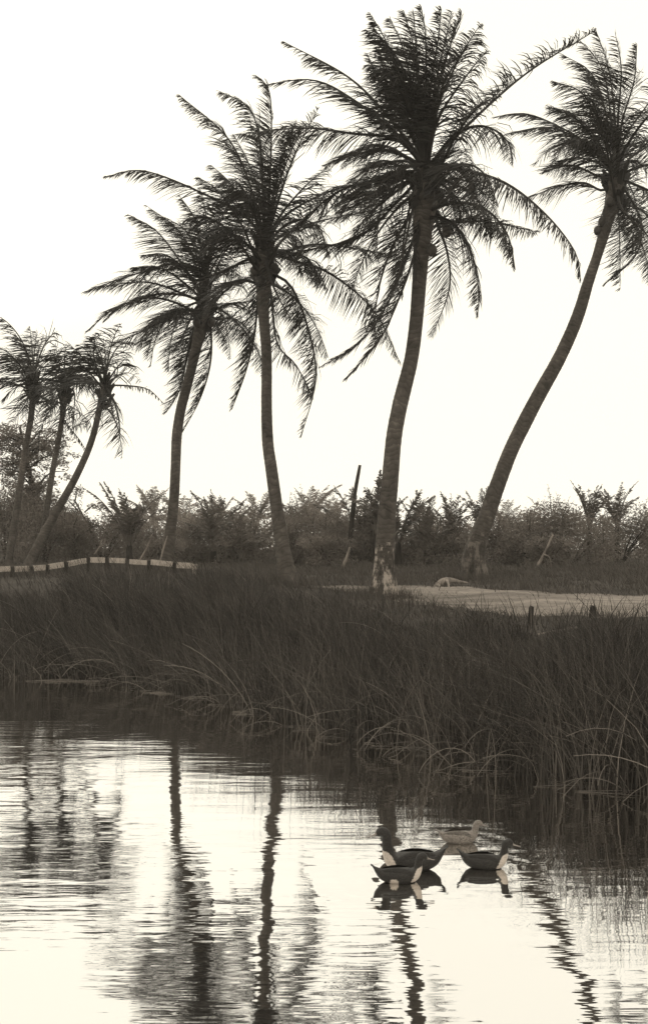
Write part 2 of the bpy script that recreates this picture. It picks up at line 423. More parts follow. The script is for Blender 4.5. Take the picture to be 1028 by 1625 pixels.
# third palm from the left: the tallest, over the road
P3 = [([(640, 215), (560, 128), (450, 66)],), ([(640, 222), (560, 158), (495, 127), (412, 136)],), ([(630, 222), (560, 212), (480, 203), (375, 214)],),
      ([(625, 240), (570, 243), (515, 262)],), ([(600, 285), (530, 308), (436, 392)], {'y': -.3}), ([(630, 320), (570, 375), (470, 400)],), ([(620, 300), (565, 310), (535, 350)], {'y': -1}),
      ([(655, 380), (610, 490), (565, 548), (508, 582)], {'y': .15}), ([(660, 390), (630, 480), (598, 545), (548, 602)], {'y': -.2}), ([(655, 330), (640, 400), (625, 470)],),
      ([(690, 345), (709, 400), (712, 460), (684, 535)], {'y': .2}), ([(700, 350), (755, 345), (795, 370), (809, 410)],), ([(700, 345), (775, 352), (852, 368)], {'y': 1}),
      ([(725, 268), (800, 290), (865, 340), (912, 400), (921, 445)], {'y': 0, 'Lmax': .95}), ([(720, 215), (765, 200), (803, 222), (812, 262)], {'y': -1, 'Lmax': .95}),
      ([(725, 215), (830, 120), (945, 48)], {'y': .1, 'Lmax': 1.0}), ([(715, 290), (745, 305), (768, 335)],), ([(710, 300), (730, 320), (745, 345)],),
      ([(655, 180), (625, 90), (590, 40)],), ([(660, 170), (640, 80), (618, 28)],), ([(668, 160), (655, 70), (640, 16)],), ([(676, 150), (675, 60), (668, 10)],),
      ([(682, 150), (695, 60), (700, 14)],), ([(690, 160), (715, 70), (732, 22)],), ([(695, 170), (730, 90), (762, 38)],), ([(695, 190), (740, 120), (772, 80)],),
      ([(640, 190), (600, 120), (582, 85)],), ([(645, 230), (600, 180), (568, 165)],), ([(685, 200), (705, 130), (745, 70)],), ([(640, 255), (590, 265), (555, 290)],), ([(625, 290), (575, 320), (545, 352)], {'y': -1}), ([(630, 275), (585, 290), (530, 330)], {'y': -.4}), ([(620, 310), (580, 345), (560, 385)], {'y': .3}), ([(735, 262), (760, 290), (770, 330)],), ([(665, 140), (660, 70), (655, 18)],), ([(690, 140), (705, 70), (716, 18)],), ([(650, 200), (625, 140), (600, 75)],)]
palm('tallest coconut palm with white scarred base beside the sandy road',
     [(606, 958, 50), (608, 930, 40), (609, 898, 31), (613, 830, 29), (617, 780, 27.5), (624, 700, 26), (633, 650, 25), (640, 620, 24.5), (652, 570, 22), (660, 510, 21), (665, 450, 22), (668, 400, 25), (671, 350, 34), (675, 310, 40), (677, 265, 30)],
     29.2, (677, 270), P3, 3, Lfull=4.5, extra=18, nuts=((709, 367, -.3), (685, 397, -.25), (697, 310, -.4), (655, 322, -.4)), root=True)
# second palm
P2 = [([(408, 330), (366, 225), (284, 150)],), ([(418, 330), (412, 220), (392, 168), (348, 145)],), ([(427, 320), (431, 200), (426, 140), (405, 119)],),
      ([(440, 325), (468, 245), (505, 172)],), ([(395, 348), (316, 304), (228, 271), (168, 280)], {'y': -.25}), ([(450, 345), (520, 305), (602, 284)],),
      ([(450, 372), (510, 350), (572, 338)],), ([(455, 398), (500, 388), (562, 394), (626, 406)],), ([(470, 415), (525, 435), (592, 492), (635, 576)], {'y': .2}),
      ([(437, 435), (462, 455), (488, 519), (501, 600), (478, 693)], {'y': 0, 'wind': .8}), ([(430, 470), (440, 545), (470, 580), (497, 632)], {'y': .4}), ([(428, 440), (446, 480), (462, 508)],),
      ([(410, 460), (404, 530), (390, 590), (368, 650)], {'wind': .7}), ([(380, 418), (335, 440), (288, 466)], {'y': -.4}), ([(450, 400), (490, 412), (505, 455)], {'y': -1}),
      ([(415, 320), (395, 260), (372, 215)],), ([(432, 320), (448, 250), (470, 195)],), ([(405, 345), (365, 290), (335, 262)],), ([(440, 350), (480, 300), (520, 265)],), ([(400, 370), (355, 360), (318, 372)],), ([(420, 330), (412, 260), (402, 200)],)]
palm('slender upright coconut palm standing between the railed corner and the scarred palm',
     [(461, 948, 40), (456, 915, 33), (449, 870, 24), (438, 799, 20), (430, 740, 18.5), (425, 700, 17.5), (423, 640, 16.5), (423, 564, 16.5), (420, 520, 17), (418, 490, 19), (418, 450, 26), (418, 432, 30), (420, 395, 24)],
     33, (420, 398), P2, 5, Lfull=4.6, Lmax=1.08, extra=11, nuts=((404, 430, -.35), (436, 426, -.3), (415, 445, -.4)), dY=.6)
# first of the big ones, behind the railing
P1 = [([(296, 430), (250, 368), (203, 340)],), ([(308, 410), (280, 362), (232, 326)],), ([(322, 440), (283, 418), (200, 440), (134, 464)],), ([(300, 470), (236, 448), (160, 454)],),
      ([(290, 468), (242, 468), (182, 490), (138, 527)],), ([(308, 506), (275, 504), (222, 528), (178, 548)], {'y': 0}), ([(310, 515), (296, 570), (285, 620), (262, 656)], {'y': .3}),
      ([(334, 515), (334, 575), (318, 632), (290, 686)], {'y': 0, 'wind': .6}), ([(338, 505), (348, 522), (358, 541)],), ([(335, 495), (362, 482), (402, 478)],), ([(340, 505), (372, 506), (398, 530), (402, 560)],),
      ([(322, 420), (310, 350), (285, 310)],), ([(326, 410), (328, 350), (318, 300)],), ([(330, 410), (345, 360), (352, 318)],), ([(335, 430), (362, 390), (388, 378)],), ([(335, 450), (365, 430), (385, 440)],),
      ([(305, 440), (265, 405), (225, 405)],), ([(300, 455), (255, 425), (210, 425)],), ([(318, 430), (298, 370), (262, 345)],), ([(310, 490), (292, 530), (275, 560)],), ([(315, 500), (305, 540), (290, 600)],)]
palm('coconut palm with drooping crown rising behind the white railing',
     [(263, 915, 23), (265, 890, 19.5), (270, 850, 17), (276, 795, 16), (279, 740, 16), (281, 690, 16.5), (287, 650, 16), (295, 620, 15.5), (304, 585, 15), (312, 550, 16), (319, 520, 22), (324, 490, 24), (325, 470, 18)],
     40, (324, 480), P1, 8, Lfull=5.0, Lmax=1.15, extra=11, nuts=((312, 512, -.4), (336, 512, -.3)))
# fourth: leaning to the right edge
P4 = [([(930, 228), (870, 193), (827, 180), (782, 186)],), ([(945, 240), (900, 212), (862, 202), (803, 212)], {'y': -.3}), ([(955, 302), (925, 290), (885, 296), (838, 314)],),
      ([(955, 240), (915, 190), (868, 168)],), ([(960, 220), (925, 150), (875, 128)],), ([(965, 200), (940, 120), (890, 85)],), ([(970, 200), (955, 110), (915, 60)],), ([(975, 190), (965, 110), (945, 48)],),
      ([(980, 190), (985, 110), (975, 50)],), ([(985, 200), (1005, 130), (1010, 70)],), ([(990, 220), (1030, 160), (1050, 110)],), ([(1000, 250), (1060, 220), (1110, 240)],), ([(1000, 270), (1060, 260), (1120, 310)],),
      ([(990, 300), (1016, 350), (1008, 405), (958, 452)], {'y': 0}), ([(1000, 290), (1050, 320), (1080, 400)],), ([(955, 262), (915, 250), (880, 262)],), ([(950, 280), (905, 262), (860, 275)], {'y': -1}), ([(985, 330), (1030, 380), (1040, 450)],)]
p4 = palm('curved coconut palm leaning right over the far side of the sandy road',
     [(752, 917, 44), (751, 885, 36), (760, 850, 29), (772, 819, 26.5), (785, 780, 25.5), (808, 720, 23.5), (832, 670, 23), (858, 620, 22), (885, 572, 21), (905, 530, 20.5), (919, 493, 20), (932, 450, 18), (947, 406, 15.5), (964, 348, 19), (973, 315, 27), (978, 285, 24)],
     36, (978, 283), P4, 11, Lfull=5.0, Lmax=1.12, extra=12, nuts=((955, 352, -.1), (948, 366, 0), (966, 320, -.3)), root=True)
# far left group
PL1 = [([(150, 570), (152, 530)],), ([(140, 560), (126, 548)],), ([(145, 570), (115, 572)],), ([(150, 585), (112, 590), (90, 600)],), ([(130, 605), (100, 610), (66, 632)],), ([(185, 585), (206, 561)],),
       ([(200, 612), (235, 618), (262, 642)], {'y': 0, 'Lmax': .45}), ([(160, 640), (140, 668), (117, 678)],), ([(168, 570), (164, 535)],), ([(160, 560), (138, 535)],), ([(150, 605), (120, 600), (105, 618)],), ([(175, 630), (182, 640), (190, 650)],), ([(155, 595), (125, 560), (108, 545)],), ([(165, 585), (150, 545), (160, 528)],)]
palm('far coconut palm leaning right at the left end of the white railing',
     [(40, 912, 19), (62, 865, 15.5), (90, 812, 13), (118, 762, 11.5), (138, 720, 10.5), (150, 685, 10), (158, 650, 9.5), (163, 630, 12), (167, 612, 11)],
     48, (167, 612), PL1, 21, Lfull=3.5, Lmax=1.15, extra=7, group='distant coconut palms at the left', wind=.5, leafw=.05, nstep=.08, pw=.04)
PL2 = [([(103, 580), (104, 546)],), ([(95, 585), (78, 555)],), ([(90, 595), (62, 578)],), ([(115, 600), (140, 600), (158, 615)],), ([(85, 612), (55, 620)],), ([(118, 622), (118, 650), (114, 690)],), ([(112, 580), (120, 556)],), ([(90, 630), (75, 660)],), ([(100, 660), (128, 700), (140, 722)], {'y': 0, 'Lmax': .4}), ([(95, 580), (88, 545)],), ([(110, 600), (132, 570)],)]
palm('thin distant coconut palm in front of the feathery tree, second from left',
     [(66, 890, 11), (72, 830, 10), (82, 760, 9), (92, 705, 8.5), (99, 665, 8.5), (102, 635, 11), (104, 615, 10)],
     52, (104, 615), PL2, 22, Lfull=3.6, Lmax=1.2, extra=8, group='distant coconut palms at the left', wind=.4, leafw=.05, nstep=.08, pw=.04)
PL3 = [([(52, 560), (48, 518)],), ([(60, 565), (70, 530)],), ([(45, 565), (25, 530)],), ([(40, 580), (10, 560)],), ([(65, 580), (90, 560)],), ([(40, 600), (0, 600)],), ([(70, 600), (95, 605)],), ([(45, 630), (20, 670)],), ([(65, 630), (85, 640), (80, 670)],), ([(55, 560), (58, 525)],), ([(50, 640), (58, 680)],), ([(65, 610), (92, 640)],)]
palm('distant coconut palm at the left edge, its crown hiding most of its trunk',
     [(14, 895, 12), (24, 830, 10.5), (34, 760, 10), (43, 700, 9.5), (50, 660, 10), (54, 610, 10)],
     50, (54, 605), PL3, 23, Lfull=3.8, Lmax=1.25, extra=10, group='distant coconut palms at the left', leafw=.05, nstep=.08, pw=.04)

# ---------------------------------------------------------------- undergrowth beyond the field
TH1 = tone_mat('shrub_leaf', .10, .27, .8, .3, .8)  # lightened: part of the distance haze is put into the leaf colour
TH2 = tone_mat('palm_leaf_young', .05, .2, .6, .2, 1.0)
FAR = tone_mat('far_leaf', .14, .34, .8, .3, .4)  # palest leaves, far haze painted into their colour
t = NT('grey_wood', .9, .1); t.l(t.ramp(t.noise(t.coords((1, 1, .3)), 6, 5), [(.3, .12), (.7, .34)]), t.p.inputs['Base Color']); t.bump(t.noise(t.coords((1, 1, .2)), 12, 4), .02); PALEWOOD = t.m
t = NT('dark_wood', .9, .1); t.l(t.ramp(t.noise(t.coords((1, 1, .3)), 6, 5), [(.3, .02), (.7, .07)]), t.p.inputs['Base Color']); t.bump(t.noise(t.coords((1, 1, .2)), 12, 4), .02); DARKWOOD = t.m

def leaf_cloud(mb, rng, blobs, nleaf, size, flat=.8, hollow=.35):
    tot = sum(b[3]*b[4]*b[5] for b in blobs)
    for (cx, cy, cz, rx, ry, rz) in blobs:
        n = int(nleaf*rx*ry*rz/tot)
        tb = rng.uniform(.2, .75)
        for _ in range(n):
            while True:
                a = Vector((rng.uniform(-1, 1), rng.uniform(-1, 1), rng.uniform(-1, 1)))
                if hollow < a.length < 1: break
            rag = 1+.18*rng.gauss(0, 1)
            p = Vector((cx+a.x*rx*rag, cy+a.y*ry*rag, cz+a.z*rz*rag))
            d = Vector((rng.gauss(0, 1), rng.gauss(0, 1), rng.gauss(0, flat))).normalized(); e2 = d.orthogonal().normalized()
            e2 = (Matrix.Rotation(rng.uniform(0, 6.28), 3, d) @ e2)
            s_ = size*rng.uniform(.5, 1.3)
            mb.add([p-d*s_, p+e2*s_*.38, p+d*s_, p-e2*s_*.38], [(0, 1, 2, 3)], min(1, max(0, tb+rng.uniform(-.25, .25))))

def make_shrub(seed, w_, h_, nleaf=9500, size=.06, mat=None, name='shrub'):
    rng = random.Random(seed)
    e = bpy.data.objects.new(name, None); COL.objects.link(e)
    st = MB(); blobs = []
    for i in range(9):
        az = rng.uniform(0, 6.28); rr_ = w_*.5*rng.uniform(.1, .85); hh = h_*rng.uniform(.35, .88)
        p = Vector((math.cos(az)*rr_, math.sin(az)*rr_*.8, hh))
        r0 = w_*rng.uniform(.16, .28)
        blobs.append((p.x, p.y, p.z, r0*1.2, r0*1.1, min(r0*.8, h_*.3)))
        st.tube([(0, 0, 0), (p.x*.35, p.y*.35, hh*.45), p], [.05, .035, .012], 5, .4)
    for i in range(7):                                   # skirt down to the ground
        az = i*.9+rng.random(); blobs.append((math.cos(az)*w_*.33, math.sin(az)*w_*.28, h_*.2, w_*.2, w_*.2, h_*.22))
    mb = MB(); leaf_cloud(mb, rng, blobs, nleaf, size)
    for _ in range(26):                                  # twigs that break the outline
        b = rng.choice(blobs[:9]); p = Vector(b[:3]); q = p+Vector((rng.uniform(-1, 1)*b[3]*1.4, rng.uniform(-.5, .5), b[5]*rng.uniform(.9, 1.9)))
        st.tube([p, q], [.014, .004], 4, .4)
        for k in range(9):
            r_ = p.lerp(q, .5+.5*k/9); d = Vector((rng.gauss(0, 1), rng.gauss(0, 1), rng.gauss(0, 1))).normalized(); e2 = d.orthogonal()
            mb.add([r_, r_+d*size+e2*size*.3, r_+d*size*1.9, r_+d*size-e2*size*.3], [(0, 1, 2, 3)], rng.uniform(.1, .8))
    mb.build('foliage', mat or TH1, e); st.build('stems', DARKWOOD, e)
    return e
def make_young_palm(seed, n=12, Lf=2.4, stem=.5, Lmax=.5, mat=None, up=(25, 82), bend=(25, 75)):
    rng = random.Random(seed)
    e = bpy.data.objects.new('young_palm', None); COL.objects.link(e)
    st = MB(); st.tube([(0, 0, -.1), (.02, 0, stem*.6), (0, 0, stem+.15)], [.16, .13, .1], 8, .4); st.build('stem', DARKWOOD, e)
    for i in range(n):
        az = i*2.399+rng.uniform(-.3, .3); el = R(rng.uniform(*up))
        P = arc((math.cos(az)*.06, math.sin(az)*.06, stem), az, el, Lf*rng.uniform(.75, 1.1), R(rng.uniform(*bend)), 5)
        frond_mesh(P, Lmax, rng, wind=.25, pw=.03, nstep=.06, leafw=.07, tone=rng.uniform(.25, .6), start=.18, n=12).build('frond', mat or TH2, e)
    return e
placed = {}
def place(proto, label, cat, group, u, Y, sc=1, rz=0, dz=0, sz=None):
    o = proto if id(proto) not in placed else copy_tree(proto)
    placed[id(proto)] = 1
    x = (u-UC)/F*Y
    o.location = (x, Y, float(ground_z(x, Y))-.03+dz); o.rotation_euler = (0, 0, rz); o.scale = (sc, sc, sz or sc)
    return tag(o, label, cat, group)
SH = [make_shrub(31, 3.4, 2.4), make_shrub(32, 2.6, 2.0), make_shrub(33, 4.2, 2.7, 14000), make_shrub(34, 2.2, 1.4, 6000)]
G1 = 'shrubs of the thicket beyond the field'
for (k, u, Y, s_, sz, rz, lab) in [
    (2, 905, 49, 1.0, .9, .3, 'broad dark rounded bush filling the far right of the thicket'),
    (0, 838, 48, .95, .86, 1.2, 'dark dense bush just right of the curved leaning palm trunk'),
    (2, 985, 52, 1.0, .86, 2.2, 'dark bush at the right edge under two upright young palms'),
    (1, 800, 50, .95, .95, 2.9, 'smaller bush tucked against the right side of the leaning trunk'),
    (3, 868, 46, .9, .8, .5, 'low bush with a pale dead branch in front of the dark right bushes'),
    (0, 720, 52, .8, .85, 4.0, 'grey bush directly left of the curved leaning palm trunk'),
    (1, 655, 50, .85, .9, .8, 'bush close on the right of the scarred palm trunk'),
    (3, 695, 47, 1.0, .9, 3.1, 'low bush under the young palm between the two right trunks'),
    (2, 500, 52, .9, .98, 5.0, 'wide bush midway between the slender palm and the dead pole'),
    (0, 545, 50, .8, .9, 2.0, 'dark bush at the foot of the bare dead pole'),
    (1, 590, 51, .9, 1.05, 1.1, 'bush seen just left of the scarred palm trunk'),
    (3, 520, 46, 1.0, .8, 4.4, 'low scrubby bush in front of the dead pole'),
    (0, 400, 51, .75, .88, 1.6, 'bush left of the slender upright palm trunk'),
    (1, 465, 49, .8, .95, 3.7, 'bush hard against the right of the slender upright palm trunk'),
    (2, 345, 54, .8, .8, .6, 'grey bush behind the right end of the white railing'),
    (3, 378, 48, 1.0, .9, 5.5, 'low bush right of the end of the white railing'),
    (1, 300, 52, .85, .85, 2.6, 'bush just right of the palm behind the railing'),
    (0, 232, 54, .75, .72, .2, 'bush just left of the palm behind the railing'),
    (3, 262, 47, .9, .8, 1.9, 'low bush behind the middle of the white railing'),
    (2, 165, 55, .85, .85, 3.3, 'tangled bush between the railing bend and the young palm'),
    (1, 120, 52, 1.0, 1.1, 4.8, 'dark bush under the feathery tree behind the railing'),
    (0, 70, 53, 1.0, 1.15, 5.8, 'dark bush behind the base of the far leaning palm'),
    (2, 10, 56, 1.0, 1.2, 1.4, 'large dark bush at the left edge of the thicket')]:
    place(SH[k], lab, 'bush', G1, u, Y, s_, rz, 0, sz)
YPK = [dict(n=13, Lf=2.6, Lmax=.5, up=(35, 86), bend=(15, 50)), dict(n=10, Lf=2.5, Lmax=.45, up=(60, 88), bend=(25, 70))]
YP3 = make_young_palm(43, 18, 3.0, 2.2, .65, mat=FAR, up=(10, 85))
G2 = 'young palms in the thicket'
for (k, u, Y, s_, rz, dz, lab) in [
    (1, 205, 50, 1.1, .3, .35, 'dark young palm with two upright fronds above the railing'),
    (1, 338, 49, 1.0, 1.7, .2, 'dark young palm with narrow upright fronds right of the railing palm'),
    (0, 355, 52, .9, 2.9, .2, 'spreading young palm near the right end of the railing'),
    (0, 385, 47, .75, 4.4, 0, 'low arching young palm beside the slender palm trunk'),
    (0, 572, 51, 1.0, .9, .6, 'young palm whose fronds surround the dead pole'),
    (1, 597, 48, 1.0, 2.2, .9, 'single upright spiky young palm left of the scarred trunk'),
    (1, 632, 48, 1.0, 3.6, .5, 'young palm peeping out right of the scarred palm trunk'),
    (0, 676, 47, .95, 5.2, .2, 'open fan shaped young palm between the scarred and the leaning trunk'),
    (1, 716, 52, .9, 1.2, .6, 'small upright young palm left of the leaning trunk'),
    (1, 762, 50, .75, 4.1, 1.1, 'thin young palm fronds showing behind the leaning trunk'),
    (1, 935, 50, .8, 2.6, 1.3, 'young palm with two curved fronds above the right bush'),
    (1, 978, 52, .85, .4, 1.3, 'young palm with upright fronds at the right edge above the bush')]:
    place(make_young_palm(int(u), stem=.5+dz/s_, **YPK[k]), lab, 'young palm', G2, u, Y, s_, rz)
G3 = 'faint palms behind the thicket'
for (u, Y, s_, rz, lab) in [
    (245, 85, 1.15, .3, 'faint pale palm crown left of the palm behind the railing'),
    (290, 88, 1.05, 1.3, 'faint pale palm crown right of the palm behind the railing'),
    (350, 80, .95, 2.2, 'faint palm crown above the right end of the railing'),
    (405, 84, 1.05, 3.9, 'faint palm crown just left of the slender palm trunk'),
    (490, 86, 1.15, 4.7, 'faint rounded palm crown midway to the dead pole'),
    (528, 82, .95, 5.6, 'faint palm crown just left of the dead pole'),
    (682, 80, .8, 1.9, 'faint palm crown behind the fan shaped young palm'),
    (800, 80, .9, .9, 'faint palm crown right of the leaning trunk'),
    (212, 78, .8, 3.0, 'faint palm crown behind the dark young palm by the railing')]:
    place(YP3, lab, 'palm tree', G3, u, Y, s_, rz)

# far wood: one mass
rng = random.Random(77); mb = MB(); bl = []
for i in range(120):
    x = -30+60*i/119+rng.uniform(-.4, .4); Y = rng.uniform(62, 74)
    hh = 2.3+.5*math.sin(x*.6)+.35*math.sin(x*1.7+1)+rng.uniform(-.3, .4)
    bl.append((x, Y, 2.0+hh*.5, rng.uniform(.8, 1.4), 1.2, hh*.52))
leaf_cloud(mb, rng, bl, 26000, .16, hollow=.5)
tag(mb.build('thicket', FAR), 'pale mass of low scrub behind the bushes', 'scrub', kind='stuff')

# feathery tree at the left
rng = random.Random(51); Yt = 58; bx_ = (78-UC)/F*Yt; bz_ = float(ground_z(bx_, Yt)); B = Vector((bx_, Yt, bz_))
e = empty('feathery_tree', B, 'feathery broadleaf tree with layered boughs behind the far left palms', 'tree')
tr = MB(); top = Vector((-1.4, 0, 6.6))
tr.tube(catmull([Vector((0, 0, -.2)), Vector((-.3, .1, 2)), Vector((-.9, 0, 4.2)), top], 12), np.linspace(.26, .05, 12), 9, .4); tr.build('trunk', DARKWOOD, e, smooth=True)
fo = MB(); br = MB()
for i in range(38):
    z0 = .7+5.6*rng.random()**1.25; base = Vector((-.2*z0, 0, z0)); az = rng.uniform(0, 6.28)
    ln = (1-abs(z0-3)/6)*rng.uniform(1.4, 3.1); q = base+Vector((math.cos(az)*ln, math.sin(az)*ln*.7, rng.uniform(.1, .9)))
    mid_ = base.lerp(q, .5)+Vector((0, 0, rng.uniform(.1, .4)))
    P = catmull([base, mid_, q], 8); br.tube(P, np.linspace(.06, .012, 8), 5, .4)
    for j in range(16):
        c_ = P[2+j % 6]+Vector((rng.gauss(0, .42), rng.gauss(0, .4), rng.gauss(0, .26)))
        leaf_cloud(fo, rng, [(c_.x, c_.y, c_.z, rng.uniform(.25, .5), .35, rng.uniform(.12, .26))], 46, .075, .35, .0)
br.build('branches', DARKWOOD, e); fo.build('crown', TH1, e)
# leafy tangle with drooping boughs right of it
B2 = Vector(((150-UC)/F*53, 53, 2.03)); e = empty('small_tree', B2, 'small leaning tree with arching bare boughs above the railing bend', 'tree')
tr = MB(); fo = MB(); rng = random.Random(58)
tr.tube(catmull([(.5, 0, -.1), (.1, 0, 1.0), (-.4, 0, 2.0), (-.9, .1, 2.9)], 10), np.linspace(.09, .03, 10), 7, .4); tr.build('trunk', DARKWOOD, e, smooth=True)
br = MB()
for i in range(12):
    a = Vector((-.3-rng.uniform(0, .6), 0, rng.uniform(1.3, 2.8))); q = a+Vector((rng.uniform(-1.4, 1.7), rng.uniform(-.6, .6), rng.uniform(-.3, .5)))
    P = catmull([a, a.lerp(q, .5)+Vector((0, 0, .45)), q], 8); br.tube(P, np.linspace(.035, .006, 8), 5, .4)
    for p in P[2:]: leaf_cloud(fo, rng, [(p.x, p.y, p.z, .28, .25, .16)], 36, .06, .5, 0)
br.build('branches', DARKWOOD, e); fo.build('foliage', TH1, e)

# bare dead pole (a palm that lost its crown)
mb = MB(); Yp = 49
P = catmull([at(552, 903, Yp), at(556, 850, Yp), at(562, 790, Yp), at(571, 738, Yp)], 16)
mb.tube(P, [.17, .15, .13, .12, .11, .105, .1, .1, .095, .09, .085, .08, .08, .075, .07, .06], 9, .4)
tag(mb.build('dead_palm_trunk', DARKWOOD, smooth=True, origin=P[0]), 'bare dark dead palm trunk leaning out of the thicket', 'dead trunk')
def stick(name, pts, Y, r0, r1, mat, label, cat, branch=()):
    mb = MB(); P = catmull([at(u, v, Y) for u, v in pts], 8)
    mb.tube(P, np.linspace(r0, r1, 8), 7, .5)
    for bpts in branch: mb.tube(catmull([at(u, v, Y-.1) for u, v in bpts], 5), np.linspace(r1, r1*.4, 5), 6, .5)
    return tag(mb.build(name, mat, smooth=True, origin=P[0]), label, cat)
stick('dead_branch', [(848, 905), (862, 880), (877, 848)], 45, .06, .03, PALEWOOD, 'pale forked dead branch leaning before the dark right bushes', 'branch', [[(862, 880), (872, 885), (874, 903)]])
stick('dead_branch', [(543, 902), (550, 885), (555, 868)], 44, .07, .04, PALEWOOD, 'short pale dead branch near the foot of the dead pole', 'branch')
stick('dead_branch', [(222, 890), (234, 868), (241, 848)], 43, .045, .02, PALEWOOD, 'thin pale dead branch behind the middle of the railing', 'branch', [[(234, 868), (228, 860), (230, 850)]])
stick('dead_branch', [(254, 893), (260, 870), (266, 850)], 39.2, .035, .02, PALEWOOD, 'pale stick leaning on the left of the palm behind the railing', 'branch')
stick('dead_branch', [(150, 880), (158, 868), (163, 855)], 45, .03, .015, PALEWOOD, 'small pale forked twig above the bend of the railing', 'branch', [[(158, 868), (163, 866), (168, 858)]])

# driftwood by the road
mb = MB(); Yd = 32.4
P = catmull([at(686, 935, Yd), at(693, 929, Yd), at(703, 923, Yd+.1), at(714, 921, Yd+.3), at(728, 923, Yd+.6), at(742, 925, Yd+.9)], 18)
mb.tube(P, [.02, .05, .075, .09, .10, .10, .095, .09, .085, .075, .07, .06, .055, .045, .04, .035, .03, .015], 9, .5, flat=.7)
mb.tube(catmull([at(708, 922, Yd+.1), at(712, 928, Yd-.1), at(711, 935, Yd-.3)], 5), [.06, .05, .045, .03, .015], 6, .5)
mb.tube(catmull([at(694, 928, Yd), at(698, 932, Yd-.25), at(704, 936, Yd-.4)], 5), [.05, .045, .04, .03, .015], 6, .5)
tag(mb.build('driftwood_log', PALEWOOD, smooth=True, origin=P[0]), 'pale weathered log lying on the road edge by the leaning palm', 'log')

# ---------------------------------------------------------------- railing
t = NT('old_white_paint', .8, .2); v = t.coords()
t.l(t.ramp(t.noise(v, 6, 6, .7), [(.3, .24), (.5, .45), (.7, .55)]), t.p.inputs['Base Color']); t.bump(t.noise(v, 20, 3), .01); WHITE = t.m
RP = [(-30, 905, 35.5), (20, 903, 36), (50, 902, 36.5), (75, 899.5, 37), (104, 895, 37.5), (141, 888.5, 38), (170, 889, 38), (203, 890.5, 37.8), (237, 892.5, 37.5), (277, 896.5, 37.2), (309, 898, 37)]
e0 = at(141, 888, 38); e0.z = float(ground_z(e0.x, 38))
fe = empty('white_railing', e0, 'low white wooden railing with dark posts bending along the reeds', 'railing')
for i, (u, vv_, Y) in enumerate(RP):
    p = at(u, vv_, Y); gz = float(ground_z(p.x, Y)); m_ = MB()
    hh = p.z+.06-(gz-.3); m_.box((p.x, p.y+.085, gz-.3+hh/2), (.13 if i % 2 else .15, .12, hh), Matrix.Rotation(.05*math.sin(i*5), 3, 'Y'))
    o = m_.build('post', WHITE if i in (10,) else DARKWOOD, fe, origin=e0); o.location = (0, 0, 0)
for i in range(len(RP)-1):
    a = at(*RP[i]); b = at(*RP[i+1]); d = b-a; m_ = MB(); d2 = d.normalized()
    q = d.to_track_quat('X', 'Z').to_matrix()
    jj = random.Random(i*7); m_.box(a.lerp(b, .5)+Vector((0, 0, jj.uniform(-.015, .015))), (d.length-.12+jj.uniform(-.06, .02), .05, jj.uniform(.15, .18)), q @ Matrix.Rotation(jj.uniform(-.012, .012), 3, 'Y'))
    o = m_.build('rail', WHITE, fe, origin=e0); o.location = (0, 0, 0)

# stakes by the road
def stake(u, v0, Y, h_, r_, label, sink=.4):
    p = at(u, v0, Y); m_ = MB()
    zs = [p.z-h_-sink, p.z-h_*.5, p.z-.03, p.z]
    m_.tube([(p.x+.015*k, Y, z_) for k, z_ in enumerate(zs)], [r_, r_*.95, r_*.9, r_*.75], 9, .4)
    return tag(m_.build('wooden_stake', DARKWOOD, smooth=False, origin=(p.x, Y, p.z-h_)), label, 'stake')
stake(840, 962, 22.6, .52, .055, 'dark weathered stake standing among the reeds before the road')
stake(938, 962, 22.0, .4, .07, 'short thick stake near the right edge before the road')
# fallen rail by the stakes
mb = MB(); a = at(815, 1018, 21.5); b = at(915, 996, 21.2)
mb.tube([a, a.lerp(b, .5)+Vector((0, 0, .02)), b], [.03, .028, .02], 6, .4)
tag(mb.build('fallen_rail', PALEWOOD, origin=a), 'thin weathered rail lying low between the two stakes', 'rail')

